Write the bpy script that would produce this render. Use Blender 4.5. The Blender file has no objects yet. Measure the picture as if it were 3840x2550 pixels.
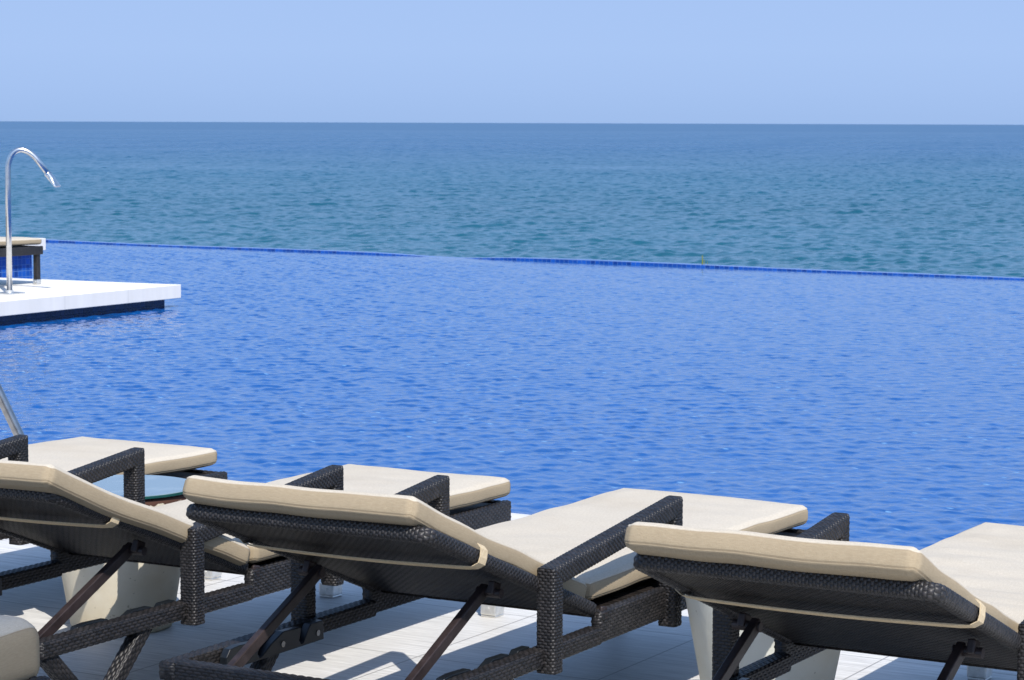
import bpy, bmesh, math, random
import numpy as np
from mathutils import Vector, Matrix, noise

# ------------------------------------------------------------------ camera, sky, sun
scene = bpy.context.scene
COL = scene.collection
CAM_H = 1.5684
PITCH, ROLL = 0.09006, 0.00341
cam_d = bpy.data.cameras.new('camera')
cam = bpy.data.objects.new('camera', cam_d)
COL.objects.link(cam)
cam_d.sensor_width = 36.0
cam_d.lens = 36.0 * 9020.06 / 3840.0
cam_d.clip_start = 0.05
cam_d.clip_end = 200000.0
cam.matrix_world = Matrix.Translation((0, 0, CAM_H)) @ Matrix.Rotation(math.pi / 2 - PITCH, 4, 'X') @ Matrix.Rotation(ROLL, 4, 'Z')
cam_d.dof.use_dof = True
cam_d.dof.focus_distance = 6.6
cam_d.dof.aperture_fstop = 26.0
scene.camera = cam

SUN_EL = math.radians(49.1)
SUN_H = Vector((0.284, -0.959)).normalized()            # horizontal direction towards the sun
SUN_DIR = Vector((SUN_H.x * math.cos(SUN_EL), SUN_H.y * math.cos(SUN_EL), math.sin(SUN_EL)))
sun_d = bpy.data.lights.new('sun', 'SUN')
sun_d.energy = 4.7
sun_d.angle = math.radians(0.53)
sun_d.color = (1.0, 0.955, 0.89)
sun = bpy.data.objects.new('sun', sun_d)
COL.objects.link(sun)
sun.rotation_euler = SUN_DIR.to_track_quat('Z', 'Y').to_euler()

world = bpy.data.worlds.new('World')
scene.world = world
world.use_nodes = True
wn = world.node_tree
bg = wn.nodes['Background']
sky = wn.nodes.new('ShaderNodeTexSky')
sky.sky_type = 'NISHITA'
sky.sun_disc = False
sky.sun_elevation = SUN_EL
sky.sun_rotation = math.atan2(SUN_H.x, SUN_H.y)
sky.air_density = 1.0
sky.dust_density = 0.6
sky.ozone_density = 3.0
SKY_K = 0.15
def wnode(t, **kw):
    x = wn.nodes.new(t)
    for k_, v_ in kw.items():
        setattr(x, k_, v_)
    return x
tint = wnode('ShaderNodeMixRGB', blend_type='MULTIPLY')
tint.inputs[0].default_value = 1.0
tint.inputs[2].default_value = (1.36, 1.38, 1.40, 1)
wn.links.new(sky.outputs[0], tint.inputs[1])
# hazy blue band of air above the sea horizon, giving way to the clear sky higher up
tc = wnode('ShaderNodeTexCoord')
sepw = wnode('ShaderNodeSeparateXYZ')
wn.links.new(tc.outputs['Generated'], sepw.inputs[0])
hz = wnode('ShaderNodeValToRGB')
els = [(0.0, (0.350, 0.515, 0.840)), (0.07, (0.378, 0.545, 0.880)), (0.15, (0.398, 0.568, 0.908)), (0.28, (0.390, 0.560, 0.908)), (1.0, (0.26, 0.45, 0.86))]
while len(hz.color_ramp.elements) < len(els):
    hz.color_ramp.elements.new(0.5)
for e_, (p_, c_) in zip(hz.color_ramp.elements, els):
    e_.position = p_
    e_.color = (*[q_ / 1.214 for q_ in c_], 1)     # for exposure 0.28
mulz = wnode('ShaderNodeMath', operation='MULTIPLY')
mulz.inputs[1].default_value = 5.0
wn.links.new(sepw.outputs[2], mulz.inputs[0])
wn.links.new(mulz.outputs[0], hz.inputs[0])
hzs = wnode('ShaderNodeMixRGB', blend_type='MULTIPLY')
hzs.inputs[0].default_value = 1.0
hzs.inputs[2].default_value = (1 / SKY_K, 1 / SKY_K, 1 / SKY_K, 1)
wn.links.new(hz.outputs[0], hzs.inputs[1])
up_ = wnode('ShaderNodeMapRange', interpolation_type='SMOOTHSTEP')
up_.inputs[1].default_value = 0.06
up_.inputs[2].default_value = 0.45
wn.links.new(sepw.outputs[2], up_.inputs[0])
skm = wnode('ShaderNodeMixRGB')
wn.links.new(up_.outputs[0], skm.inputs[0])
wn.links.new(hzs.outputs[0], skm.inputs[1])
wn.links.new(tint.outputs[0], skm.inputs[2])
wn.links.new(skm.outputs[0], bg.inputs[0])
bg.inputs[1].default_value = SKY_K

scene.view_settings.view_transform = 'Standard'
scene.view_settings.look = 'None'
scene.view_settings.exposure = 0.28
scene.view_settings.gamma = 1.0
scene.cycles.max_bounces = 8
scene.cycles.caustics_reflective = False
scene.cycles.caustics_refractive = False

# ------------------------------------------------------------------ node helpers
class NT:
    def __init__(self, name):
        self.m = bpy.data.materials.new(name)
        self.m.use_nodes = True
        self.t = self.m.node_tree
        self.b = self.t.nodes['Principled BSDF']
    def n(self, typ, **kw):
        x = self.t.nodes.new(typ)
        for k, v in kw.items():
            setattr(x, k, v)
        return x
    def link(self, a, b):
        self.t.links.new(a, b)
    def val(self, sock, v):
        if hasattr(v, 'is_output') or hasattr(v, 'links'):
            self.link(v, sock)
        else:
            sock.default_value = v
    def math(self, op, a, b=0.0, c=0.0):
        x = self.n('ShaderNodeMath', operation=op)
        for i, v in enumerate((a, b, c)):
            self.val(x.inputs[i], v)
        return x.outputs[0]
    def noise(self, vec, scale, detail=2.0, rough=0.5, dist=0.0):
        x = self.n('ShaderNodeTexNoise')
        self.link(vec, x.inputs['Vector'])
        x.inputs['Scale'].default_value = scale
        x.inputs['Detail'].default_value = detail
        x.inputs['Roughness'].default_value = rough
        x.inputs['Distortion'].default_value = dist
        return x.outputs['Fac']
    def mapping(self, vec, loc=(0, 0, 0), rot=(0, 0, 0), scale=(1, 1, 1)):
        x = self.n('ShaderNodeMapping')
        self.link(vec, x.inputs[0])
        x.inputs['Location'].default_value = loc
        x.inputs['Rotation'].default_value = rot
        x.inputs['Scale'].default_value = scale
        return x.outputs[0]
    def ramp(self, fac, stops):
        x = self.n('ShaderNodeValToRGB')
        cr = x.color_ramp
        while len(cr.elements) < len(stops):
            cr.elements.new(0.5)
        for e, (p, c) in zip(cr.elements, stops):
            e.position = p
            e.color = (c, c, c, 1) if isinstance(c, (int, float)) else (*c, 1)
        self.link(fac, x.inputs[0])
        return x.outputs[0]
    def mix(self, fac, a, b, blend='MIX'):
        x = self.n('ShaderNodeMixRGB', blend_type=blend)
        self.val(x.inputs[0], fac)
        for i, c in ((1, a), (2, b)):
            if isinstance(c, tuple):
                x.inputs[i].default_value = (*c, 1)
            else:
                self.link(c, x.inputs[i])
        return x.outputs[0]
    def bump(self, h, dist, strength=1.0, normal=None):
        x = self.n('ShaderNodeBump')
        x.inputs['Strength'].default_value = strength
        x.inputs['Distance'].default_value = dist
        self.link(h, x.inputs['Height'])
        if normal is not None:
            self.link(normal, x.inputs['Normal'])
        return x.outputs[0]
    def set(self, **kw):
        for k, v in kw.items():
            s = self.b.inputs[k.replace('_', ' ')]
            if isinstance(v, tuple) and len(v) == 3 and s.type == 'RGBA':
                v = (*v, 1)
            self.val(s, v)
    def uv(self):
        return self.n('ShaderNodeUVMap').outputs[0]
    def obj(self):
        return self.n('ShaderNodeTexCoord').outputs['Object']
    def geo(self):
        return self.n('ShaderNodeNewGeometry').outputs['Position']
    def sep(self, v):
        x = self.n('ShaderNodeSeparateXYZ')
        self.link(v, x.inputs[0])
        return x.outputs

# ------------------------------------------------------------------ materials
BEAD_L, BEAD_W = 0.0155, 0.0076

def mat_wicker(name='wicker', L=BEAD_L, W=BEAD_W, dist=0.003, dark=1.0, bstr=0.65, spec=0.42, warm=1.0):
    # UV: u along the strand in metres, v across the strands in metres
    k = NT(name)
    s = k.sep(k.uv())
    row = k.math('FLOOR', k.math('DIVIDE', s[1], W))
    off = k.math('MULTIPLY', k.math('MODULO', row, 2.0), 0.5)
    uu = k.math('ADD', k.math('DIVIDE', s[0], L), off)
    hu = k.math('POWER', k.math('ABSOLUTE', k.math('SINE', k.math('MULTIPLY', uu, math.pi))), 0.8)
    hv = k.math('POWER', k.math('ABSOLUTE', k.math('SINE', k.math('MULTIPLY', k.math('DIVIDE', s[1], W), math.pi))), 0.75)
    h = k.math('MULTIPLY', hu, hv)
    cell = k.n('ShaderNodeCombineXYZ')
    k.link(k.math('FLOOR', uu), cell.inputs[0])
    k.link(row, cell.inputs[1])
    wn_ = k.n('ShaderNodeTexWhiteNoise', noise_dimensions='2D')
    k.link(cell.outputs[0], wn_.inputs['Vector'])
    c = k.mix(wn_.outputs['Value'], (0.010 * dark, 0.0095 * dark, 0.0105 * dark), (0.025 * dark, 0.022 * dark, 0.0225 * dark))
    if warm != 1.0:
        c = k.mix(1.0, c, (warm, 1.0, 0.86), 'MULTIPLY')
    wear = k.ramp(k.noise(k.obj(), 9.0, 4.0, 0.65), [(0.52, 0.0), (0.75, 1.0)])
    c = k.mix(k.math('MULTIPLY', wear, 0.35), c, (0.075, 0.07, 0.068))
    c = k.mix(k.ramp(h, [(0.10, 1.0), (0.45, 0.0)]), c, (0.005, 0.005, 0.005))
    k.set(Base_Color=c, Roughness=0.47, Normal=k.bump(h, dist, bstr))
    k.b.inputs['Specular IOR Level'].default_value = spec
    return k.m

def mat_cushion():
    k = NT('cushion_fabric')
    o = k.obj()
    u = k.uv()
    streak = k.noise(k.mapping(u, scale=(70, 330, 1)), 1.0, 2.0, 0.6)
    fibre = k.noise(k.mapping(o, scale=(420, 420, 420)), 1.0, 2.0, 0.7)
    blot = k.noise(o, 3.2, 3.0, 0.55)
    st = k.ramp(streak, [(0.35, 0.0), (0.7, 1.0)])
    panel = k.mix(st, (0.452, 0.405, 0.330), (0.530, 0.478, 0.395))          # paler cloth of the top panel
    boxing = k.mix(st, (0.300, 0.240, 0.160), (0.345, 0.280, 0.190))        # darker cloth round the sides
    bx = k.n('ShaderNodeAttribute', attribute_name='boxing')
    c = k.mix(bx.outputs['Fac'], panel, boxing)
    c = k.mix(k.math('MULTIPLY', k.ramp(blot, [(0.45, 0.0), (0.75, 1.0)]), 0.25), c, (0.35, 0.28, 0.19))
    c = k.mix(k.math('MULTIPLY', k.ramp(fibre, [(0.30, 1.0), (0.48, 0.0)]), 0.30), c, (0.25, 0.185, 0.11))
    # stitched seams: narrow darker lines along the top and bottom of the boxing (attribute 'seam')
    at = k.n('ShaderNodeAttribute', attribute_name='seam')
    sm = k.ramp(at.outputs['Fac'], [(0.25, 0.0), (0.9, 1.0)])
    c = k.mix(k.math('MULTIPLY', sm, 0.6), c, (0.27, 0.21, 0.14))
    nb = k.bump(fibre, 0.0012, 0.5)
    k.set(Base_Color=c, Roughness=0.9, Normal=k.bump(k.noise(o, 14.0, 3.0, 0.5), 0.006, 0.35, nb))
    k.b.inputs['Specular IOR Level'].default_value = 0.15
    return k.m

def mat_simple(name, col, rough=0.5, metal=0.0, spec=0.5, nscale=0.0, ncol=None, bump=0.0):
    k = NT(name)
    c = col
    if nscale:
        f = k.ramp(k.noise(k.obj(), nscale, 4.0, 0.6), [(0.4, 0.0), (0.7, 1.0)])
        c = k.mix(f, col, ncol)
        if bump:
            k.set(Normal=k.bump(f, bump, 0.6))
    k.set(Base_Color=c, Roughness=rough, Metallic=metal)
    k.b.inputs['Specular IOR Level'].default_value = spec
    return k.m

A_ANG = 1.0492                                   # direction the loungers point (angle from +X)
P2 = (-0.07233, 6.03338)                         # pivot of the middle lounger: origin of the deck tiling

def mat_deck(name, grain=True):
    k = NT(name)
    p = k.mapping(k.geo(), loc=(-P2[0], -P2[1], 0))
    q = k.mapping(p, rot=(0, 0, -A_ANG))          # x along loungers, y across
    s = k.sep(q)
    TX, TY = 0.667, 0.597
    fx = k.math('PINGPONG', k.math('ADD', s[0], 10 * TX - 0.72 + 0.0), TX / 2)
    fx = k.math('ABSOLUTE', k.math('SUBTRACT', k.math('MODULO', k.math('ADD', s[0], 60 * TX - 0.72 + TX / 2), TX), TX / 2))
    fy = k.math('ABSOLUTE', k.math('SUBTRACT', k.math('MODULO', k.math('ADD', s[1], 60 * TY - 0.05 + TY / 2), TY), TY / 2))
    g = k.math('MINIMUM', fx, fy)
    joint = k.ramp(k.math('DIVIDE', g, 0.01), [(0.20, 1.0), (0.36, 0.0)])
    ix_ = k.math('FLOOR', k.math('DIVIDE', k.math('ADD', s[0], 60 * TX - 0.72), TX))
    iy_ = k.math('FLOOR', k.math('DIVIDE', k.math('ADD', s[1], 60 * TY - 0.05), TY))
    cell = k.n('ShaderNodeCombineXYZ')
    k.link(ix_, cell.inputs[0])
    k.link(iy_, cell.inputs[1])
    wn_ = k.n('ShaderNodeTexWhiteNoise', noise_dimensions='2D')
    k.link(cell.outputs[0], wn_.inputs['Vector'])
    gr = k.noise(k.mapping(q, scale=(90, 5, 1)), 1.0, 5.0, 0.65, 0.4)
    fine = k.noise(k.mapping(q, scale=(300, 40, 1)), 1.0, 2.0, 0.6)
    c = k.mix(k.ramp(gr, [(0.34, 0.0), (0.66, 1.0)]), (0.44, 0.425, 0.395), (0.67, 0.655, 0.62))
    c = k.mix(k.math('MULTIPLY', wn_.outputs['Value'], 0.16), c, (0.58, 0.57, 0.55))
    c = k.mix(k.math('MULTIPLY', k.ramp(fine, [(0.28, 1.0), (0.42, 0.0)]), 0.35), c, (0.45, 0.44, 0.42))
    stain = k.ramp(k.noise(q, 1.6, 5.0, 0.6), [(0.55, 0.0), (0.8, 1.0)])
    c = k.mix(k.math('MULTIPLY', stain, 0.2), c, (0.52, 0.50, 0.46))
    c = k.mix(k.math('MULTIPLY', joint, 0.75), c, (0.20, 0.19, 0.175))
    h = k.math('SUBTRACT', k.math('MULTIPLY', gr, 0.15), joint)
    k.set(Base_Color=c, Roughness=0.55, Normal=k.bump(h, 0.0015, 0.6))
    k.b.inputs['Specular IOR Level'].default_value = 0.3
    return k.m

def mat_pool():
    k = NT('pool_water')
    p = k.mapping(k.geo(), rot=(0, 0, -A_ANG))
    c = k.noise(k.mapping(p, scale=(1.0, 0.9, 1), rot=(0, 0, -0.2)), 22.0, 2.0, 0.5, 0.3)
    n3 = k.bump(c, 0.0035, 1.0)
    # floor mosaic tones; caustic-like pale flecks are painted into the colour
    v = k.n('ShaderNodeTexVoronoi')
    k.link(p, v.inputs['Vector'])
    v.inputs['Scale'].default_value = 24.0
    tile = k.ramp(k.sep(v.outputs['Color'])[0], [(0.0, 0.0), (1.0, 1.0)])
    patch = k.noise(p, 0.22, 3.0, 0.5)
    col = k.mix(tile, (0.003, 0.053, 0.205), (0.007, 0.080, 0.290))
    col = k.mix(k.ramp(patch, [(0.35, 0.0), (0.7, 1.0)]), col, (0.004, 0.067, 0.248))
    fl = k.n('ShaderNodeTexVoronoi')
    k.link(k.mapping(p, scale=(1.0, 0.6, 1)), fl.inputs['Vector'])
    fl.inputs['Scale'].default_value = 15.0
    fk = k.math('MULTIPLY', k.ramp(fl.outputs['Distance'], [(0.10, 1.0), (0.22, 0.0)]), k.ramp(k.sep(fl.outputs['Color'])[1], [(0.72, 0.0), (0.80, 1.0)]))
    shal = k.ramp(k.math('ADD', k.noise(p, 0.5, 3.0, 0.5), k.math('MULTIPLY', k.sep(p)[0], -0.05)), [(0.02, 1.0), (0.16, 0.0)])
    k.b.inputs['Specular IOR Level'].default_value = 0.42
    col = k.mix(k.math('MULTIPLY', k.math('MULTIPLY', fk, shal), 0.7), col, (0.16, 0.33, 0.52))
    k.set(Base_Color=col, Roughness=0.04, IOR=1.333, Normal=n3)
    return k.m

def mat_sea(name, body, rough, h1, h2):
    k = NT(name)
    p = k.mapping(k.geo(), rot=(0, 0, -A_ANG - 0.5))
    b = k.noise(k.mapping(p, scale=(1.0, 0.7, 1), rot=(0, 0, 0.3)), 0.35, 4.0, 0.6, 0.5)
    c = k.noise(k.mapping(p, scale=(1.0, 0.9, 1), rot=(0, 0, -0.3)), 1.8, 2.0, 0.55, 0.3)
    n2 = k.bump(b, h1, 1.0)
    n3 = k.bump(c, h2, 1.0, n2)
    big = k.noise(k.mapping(p, scale=(0.006, 0.0016, 1)), 1.0, 4.0, 0.55)
    col = k.mix(k.ramp(big, [(0.3, 0.0), (0.7, 1.0)]), body[0], body[1])
    k.b.inputs['Specular IOR Level'].default_value = 0.45
    # greener near the pool, bluer with distance
    far_mix = k.n('ShaderNodeMapRange', interpolation_type='SMOOTHSTEP')
    k.link(k.sep(k.geo())[1], far_mix.inputs[0])
    far_mix.inputs[1].default_value = 90.0
    far_mix.inputs[2].default_value = 900.0
    col = k.mix(far_mix.outputs[0], col, (0.006, 0.060, 0.142))
    if rough is None:
        rough = k.n('ShaderNodeAttribute', attribute_name='ripple').outputs['Fac']
    k.set(Base_Color=col, Roughness=rough, IOR=1.333, Normal=n3)
    return k.m

def mat_tile(name='blue_mosaic', size=0.066, c0=(0.003, 0.035, 0.20), c1=(0.010, 0.10, 0.44), cg=(0.10, 0.20, 0.42)):
    # UV in metres
    k = NT(name)
    s = k.sep(k.uv())
    fx = k.math('ABSOLUTE', k.math('SUBTRACT', k.math('FRACT', k.math('DIVIDE', s[0], size)), 0.5))
    fy = k.math('ABSOLUTE', k.math('SUBTRACT', k.math('FRACT', k.math('DIVIDE', s[1], size)), 0.5))
    g = k.math('MAXIMUM', fx, fy)
    cell = k.n('ShaderNodeCombineXYZ')
    k.link(k.math('FLOOR', k.math('DIVIDE', s[0], size)), cell.inputs[0])
    k.link(k.math('FLOOR', k.math('DIVIDE', s[1], size)), cell.inputs[1])
    wn_ = k.n('ShaderNodeTexWhiteNoise', noise_dimensions='2D')
    k.link(cell.outputs[0], wn_.inputs['Vector'])
    c = k.mix(wn_.outputs['Value'], c0, c1)
    gr = k.ramp(g, [(0.45, 0.0), (0.47, 1.0)])
    c = k.mix(gr, c, cg)
    k.set(Base_Color=c, Roughness=k.math('ADD', k.math('MULTIPLY', gr, 0.5), 0.12), Normal=k.bump(gr, -0.002, 0.6))
    return k.m

def mat_slab():
    k = NT('white_stone')
    o = k.geo()
    st = k.noise(k.mapping(o, scale=(3, 3, 0.6)), 2.0, 4.0, 0.6)
    c = k.mix(k.ramp(st, [(0.35, 0.0), (0.75, 1.0)]), (0.66, 0.635, 0.585), (0.73, 0.705, 0.655))
    al = k.sep(k.mapping(o, rot=(0, 0, -math.radians(61.05))))[0]
    jt = k.ramp(k.math('ABSOLUTE', k.math('SUBTRACT', k.math('FRACT', k.math('DIVIDE', al, 0.92)), 0.5)), [(0.008, 1.0), (0.012, 0.0)])
    drip = k.ramp(k.noise(k.mapping(o, scale=(9, 9, 0.5)), 1.0, 4.0, 0.6), [(0.50, 0.0), (0.72, 1.0)])
    c = k.mix(k.math('MULTIPLY', drip, 0.25), c, (0.55, 0.55, 0.53))
    c = k.mix(k.math('MULTIPLY', jt, 0.28), c, (0.45, 0.44, 0.41))
    f = k.noise(o, 60.0, 2.0, 0.6)
    k.set(Base_Color=c, Roughness=0.7, Normal=k.bump(f, 0.001, 0.4))
    k.b.inputs['Specular IOR Level'].default_value = 0.25
    return k.m

def mat_pot(name, base, stain):
    k = NT(name)
    o = k.obj()
    s = k.sep(o)
    big = k.ramp(k.noise(o, 5.0, 5.0, 0.6), [(0.42, 0.0), (0.75, 1.0)])
    low = k.ramp(k.math('ADD', s[2], k.math('MULTIPLY', k.noise(o, 7.0, 3.0, 0.6), 0.35)), [(0.16, 1.0), (0.42, 0.0)])
    c = k.mix(k.math('MULTIPLY', big, 0.35), base, stain)
    c = k.mix(k.math('MULTIPLY', low, 0.55), c, stain)
    pit = k.ramp(k.noise(o, 70.0, 2.0, 0.5), [(0.70, 0.0), (0.74, 1.0)])
    c = k.mix(k.math('MULTIPLY', pit, 0.6), c, (0.22, 0.18, 0.12))
    # dried glue and dirt in a ragged band under the glass
    rag = k.math('ADD', s[2], k.math('MULTIPLY', k.noise(o, 38.0, 3.0, 0.7), 0.030))
    c = k.mix(k.ramp(rag, [(0.4235, 0.0), (0.4250, 1.0)]), c, (0.085, 0.040, 0.028))
    k.set(Base_Color=c, Roughness=0.75, Normal=k.bump(k.noise(o, 45.0, 3.0, 0.6), 0.003, 0.35))
    k.b.inputs['Specular IOR Level'].default_value = 0.25
    return k.m

def mat_glass_top():
    k = NT('table_glass')
    smear = k.ramp(k.noise(k.mapping(k.obj(), scale=(4, 11, 4)), 1.0, 5.0, 0.7, 1.2), [(0.5, 0.0), (0.8, 1.0)])
    c = k.mix(smear, (0.15, 0.20, 0.22), (0.26, 0.31, 0.32))
    k.set(Base_Color=c, Roughness=0.05, IOR=1.5)
    return k.m

M = {}
M['wicker'] = mat_wicker()
M['weave'] = mat_wicker('woven_panel', 0.024, 0.0098, 0.0045, 0.72, 1.0, 0.12, 1.12)
M['rail_wicker'] = mat_wicker('wicker_rail', 0.023, 0.0078, 0.002)
M['cushion'] = mat_cushion()
M['strap'] = mat_simple('strap_fabric', (0.56, 0.455, 0.30), 0.9, 0, 0.1, 160.0, (0.46, 0.36, 0.23))
M['brown_metal'] = mat_simple('brown_painted_metal', (0.019, 0.0130, 0.0130), 0.45, 0.0, 0.4, 26.0, (0.036, 0.0255, 0.0255), 0.0006)
M['black_plastic'] = mat_simple('black_plastic', (0.006, 0.008, 0.011), 0.38, 0.0, 0.4, 14.0, (0.011, 0.014, 0.017))
M['green_rubber'] = mat_simple('wheel_rubber', (0.020, 0.034, 0.034), 0.55, 0.0, 0.4, 20.0, (0.032, 0.048, 0.046))
M['steel'] = mat_simple('brushed_steel', (0.82, 0.81, 0.78), 0.38, 1.0, 0.5, 40.0, (0.66, 0.65, 0.61))
M['chrome'] = mat_simple('polished_steel', (0.66, 0.65, 0.63), 0.24, 1.0, 0.5, 30.0, (0.56, 0.56, 0.55))
M['worn_steel'] = mat_simple('worn_steel', (0.36, 0.35, 0.34), 0.26, 1.0, 0.5, 30.0, (0.28, 0.27, 0.26))
M['deck'] = mat_deck('deck_tiles')
M['pool'] = mat_pool()
M['sea'] = mat_sea('sea_water', ((0.006, 0.066, 0.100), (0.009, 0.082, 0.126)), None, 0.03, 0.05)
M['far_sea'] = mat_sea('far_sea_water', ((0.006, 0.066, 0.100), (0.009, 0.082, 0.126)), 0.32, 0.03, 0.05)
M['tile'] = mat_tile()
M['tile_shaded'] = mat_tile('shaded_mosaic', 0.066, (0.0015, 0.010, 0.045), (0.003, 0.024, 0.10), (0.02, 0.05, 0.10))  # blue mosaic again, with the shade under the slab darkened into its colour
M['slab'] = mat_slab()
M['pot_old'] = mat_pot('weathered_plaster', (0.66, 0.61, 0.49), (0.42, 0.32, 0.17))
M['pot_new'] = mat_pot('white_plaster', (0.66, 0.655, 0.58), (0.50, 0.46, 0.34))
M['glass'] = mat_glass_top()
M['glass_edge'] = mat_simple('glass_edge', (0.010, 0.060, 0.055), 0.1, 0.0, 0.6, 30.0, (0.016, 0.08, 0.07))
M['canvas'] = mat_simple('shade_canvas', (0.55, 0.50, 0.42), 0.9, 0.0, 0.1, 30.0, (0.50, 0.45, 0.37))
_t = M['canvas'].node_tree
_mx, _tr = _t.nodes.new('ShaderNodeMixShader'), _t.nodes.new('ShaderNodeBsdfTransparent')
_mx.inputs[0].default_value = 0.20           # part transparent, to set how deep the added canopy's shade is
_t.links.new(_t.nodes['Principled BSDF'].outputs[0], _mx.inputs[1])
_t.links.new(_tr.outputs[0], _mx.inputs[2])
_t.links.new(_mx.outputs[0], _t.nodes['Material Output'].inputs['Surface'])
M['grass'] = mat_simple('reed_leaf', (0.10, 0.13, 0.02), 0.6, 0.0, 0.3, 30.0, (0.15, 0.15, 0.03))

# ------------------------------------------------------------------ object helpers
def mesh_from(name, verts, faces, mat, uvs=None, smooth=True, attr=None):
    me = bpy.data.meshes.new(name)
    me.from_pydata([tuple(v) for v in verts], [], faces)
    if uvs is not None:
        ul = me.uv_layers.new(name='UVMap')
        ul.data.foreach_set('uv', np.asarray(uvs, np.float32).ravel())
    if attr is not None:
        a = me.attributes.new(attr[0], 'FLOAT', 'POINT')
        a.data.foreach_set('value', np.asarray(attr[1], np.float32))
    me.materials.append(mat)
    me.polygons.foreach_set('use_smooth', [smooth] * len(me.polygons))
    me.update()
    return me

def put(name, me, parent=None, loc=(0, 0, 0), rot=(0, 0, 0)):
    o = bpy.data.objects.new(name, me)
    COL.objects.link(o)
    o.location = loc
    o.rotation_euler = rot
    if parent is not None:
        o.parent = parent
    return o

def tag(o, label, cat, group=None):
    o['label'] = label
    o['category'] = cat
    if group:
        o['group'] = group
    return o

def thing(name, label, cat, loc=(0, 0, 0), rz=0.0, group=None):
    o = bpy.data.objects.new(name, None)
    COL.objects.link(o)
    o.empty_display_size = 0.2
    o.location = loc
    o.rotation_euler = (0, 0, rz)
    return tag(o, label, cat, group)

def structure(o):
    o['kind'] = 'structure'
    return o

class MB:
    """collects pieces into one mesh with UVs per corner"""
    def __init__(self):
        self.v, self.f, self.uv = [], [], []
    def add(self, verts, faces, uvs):
        n = len(self.v)
        self.v += [tuple(x) for x in verts]
        self.f += [tuple(i + n for i in f) for f in faces]
        self.uv += uvs
    def mesh(self, name, mat, smooth=True):
        return mesh_from(name, self.v, self.f, mat, self.uv, smooth)

def rrect(w, h, r, seg=3):
    """rounded rectangle outline (a,b), counter-clockwise, with outward normals"""
    pts = []
    for cx_, cy_, a0 in ((w / 2 - r, h / 2 - r, 0), (-w / 2 + r, h / 2 - r, 90), (-w / 2 + r, -h / 2 + r, 180), (w / 2 - r, -h / 2 + r, 270)):
        for i in range(seg + 1):
            a = math.radians(a0 + 90 * i / seg)
            pts.append((cx_ + r * math.cos(a), cy_ + r * math.sin(a), math.cos(a), math.sin(a)))
    return pts

def resample_outline(pts, n):
    P = np.array(pts)
    Q = np.vstack([P, P[:1]])
    d = np.r_[0, np.cumsum(np.hypot(*(Q[1:, :2] - Q[:-1, :2]).T))]
    t = np.linspace(0, d[-1], n, endpoint=False)
    out = np.stack([np.interp(t, d, Q[:, i]) for i in range(4)], 1)
    nn = np.hypot(out[:, 2], out[:, 3])
    out[:, 2] /= nn
    out[:, 3] /= nn
    return out, d[-1]

def smooth_path(pts, cut):
    """replace inner corners by short arcs"""
    P = [Vector(p) for p in pts]
    out = [P[0]]
    for i in range(1, len(P) - 1):
        a, b, c = P[i - 1], P[i], P[i + 1]
        p0 = b + (a - b).normalized() * cut
        p1 = b + (c - b).normalized() * cut
        for t in (0, .25, .5, .75, 1):
            out.append((1 - t) ** 2 * p0 + 2 * t * (1 - t) * b + t * t * p1)
    out.append(P[-1])
    return out

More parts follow.
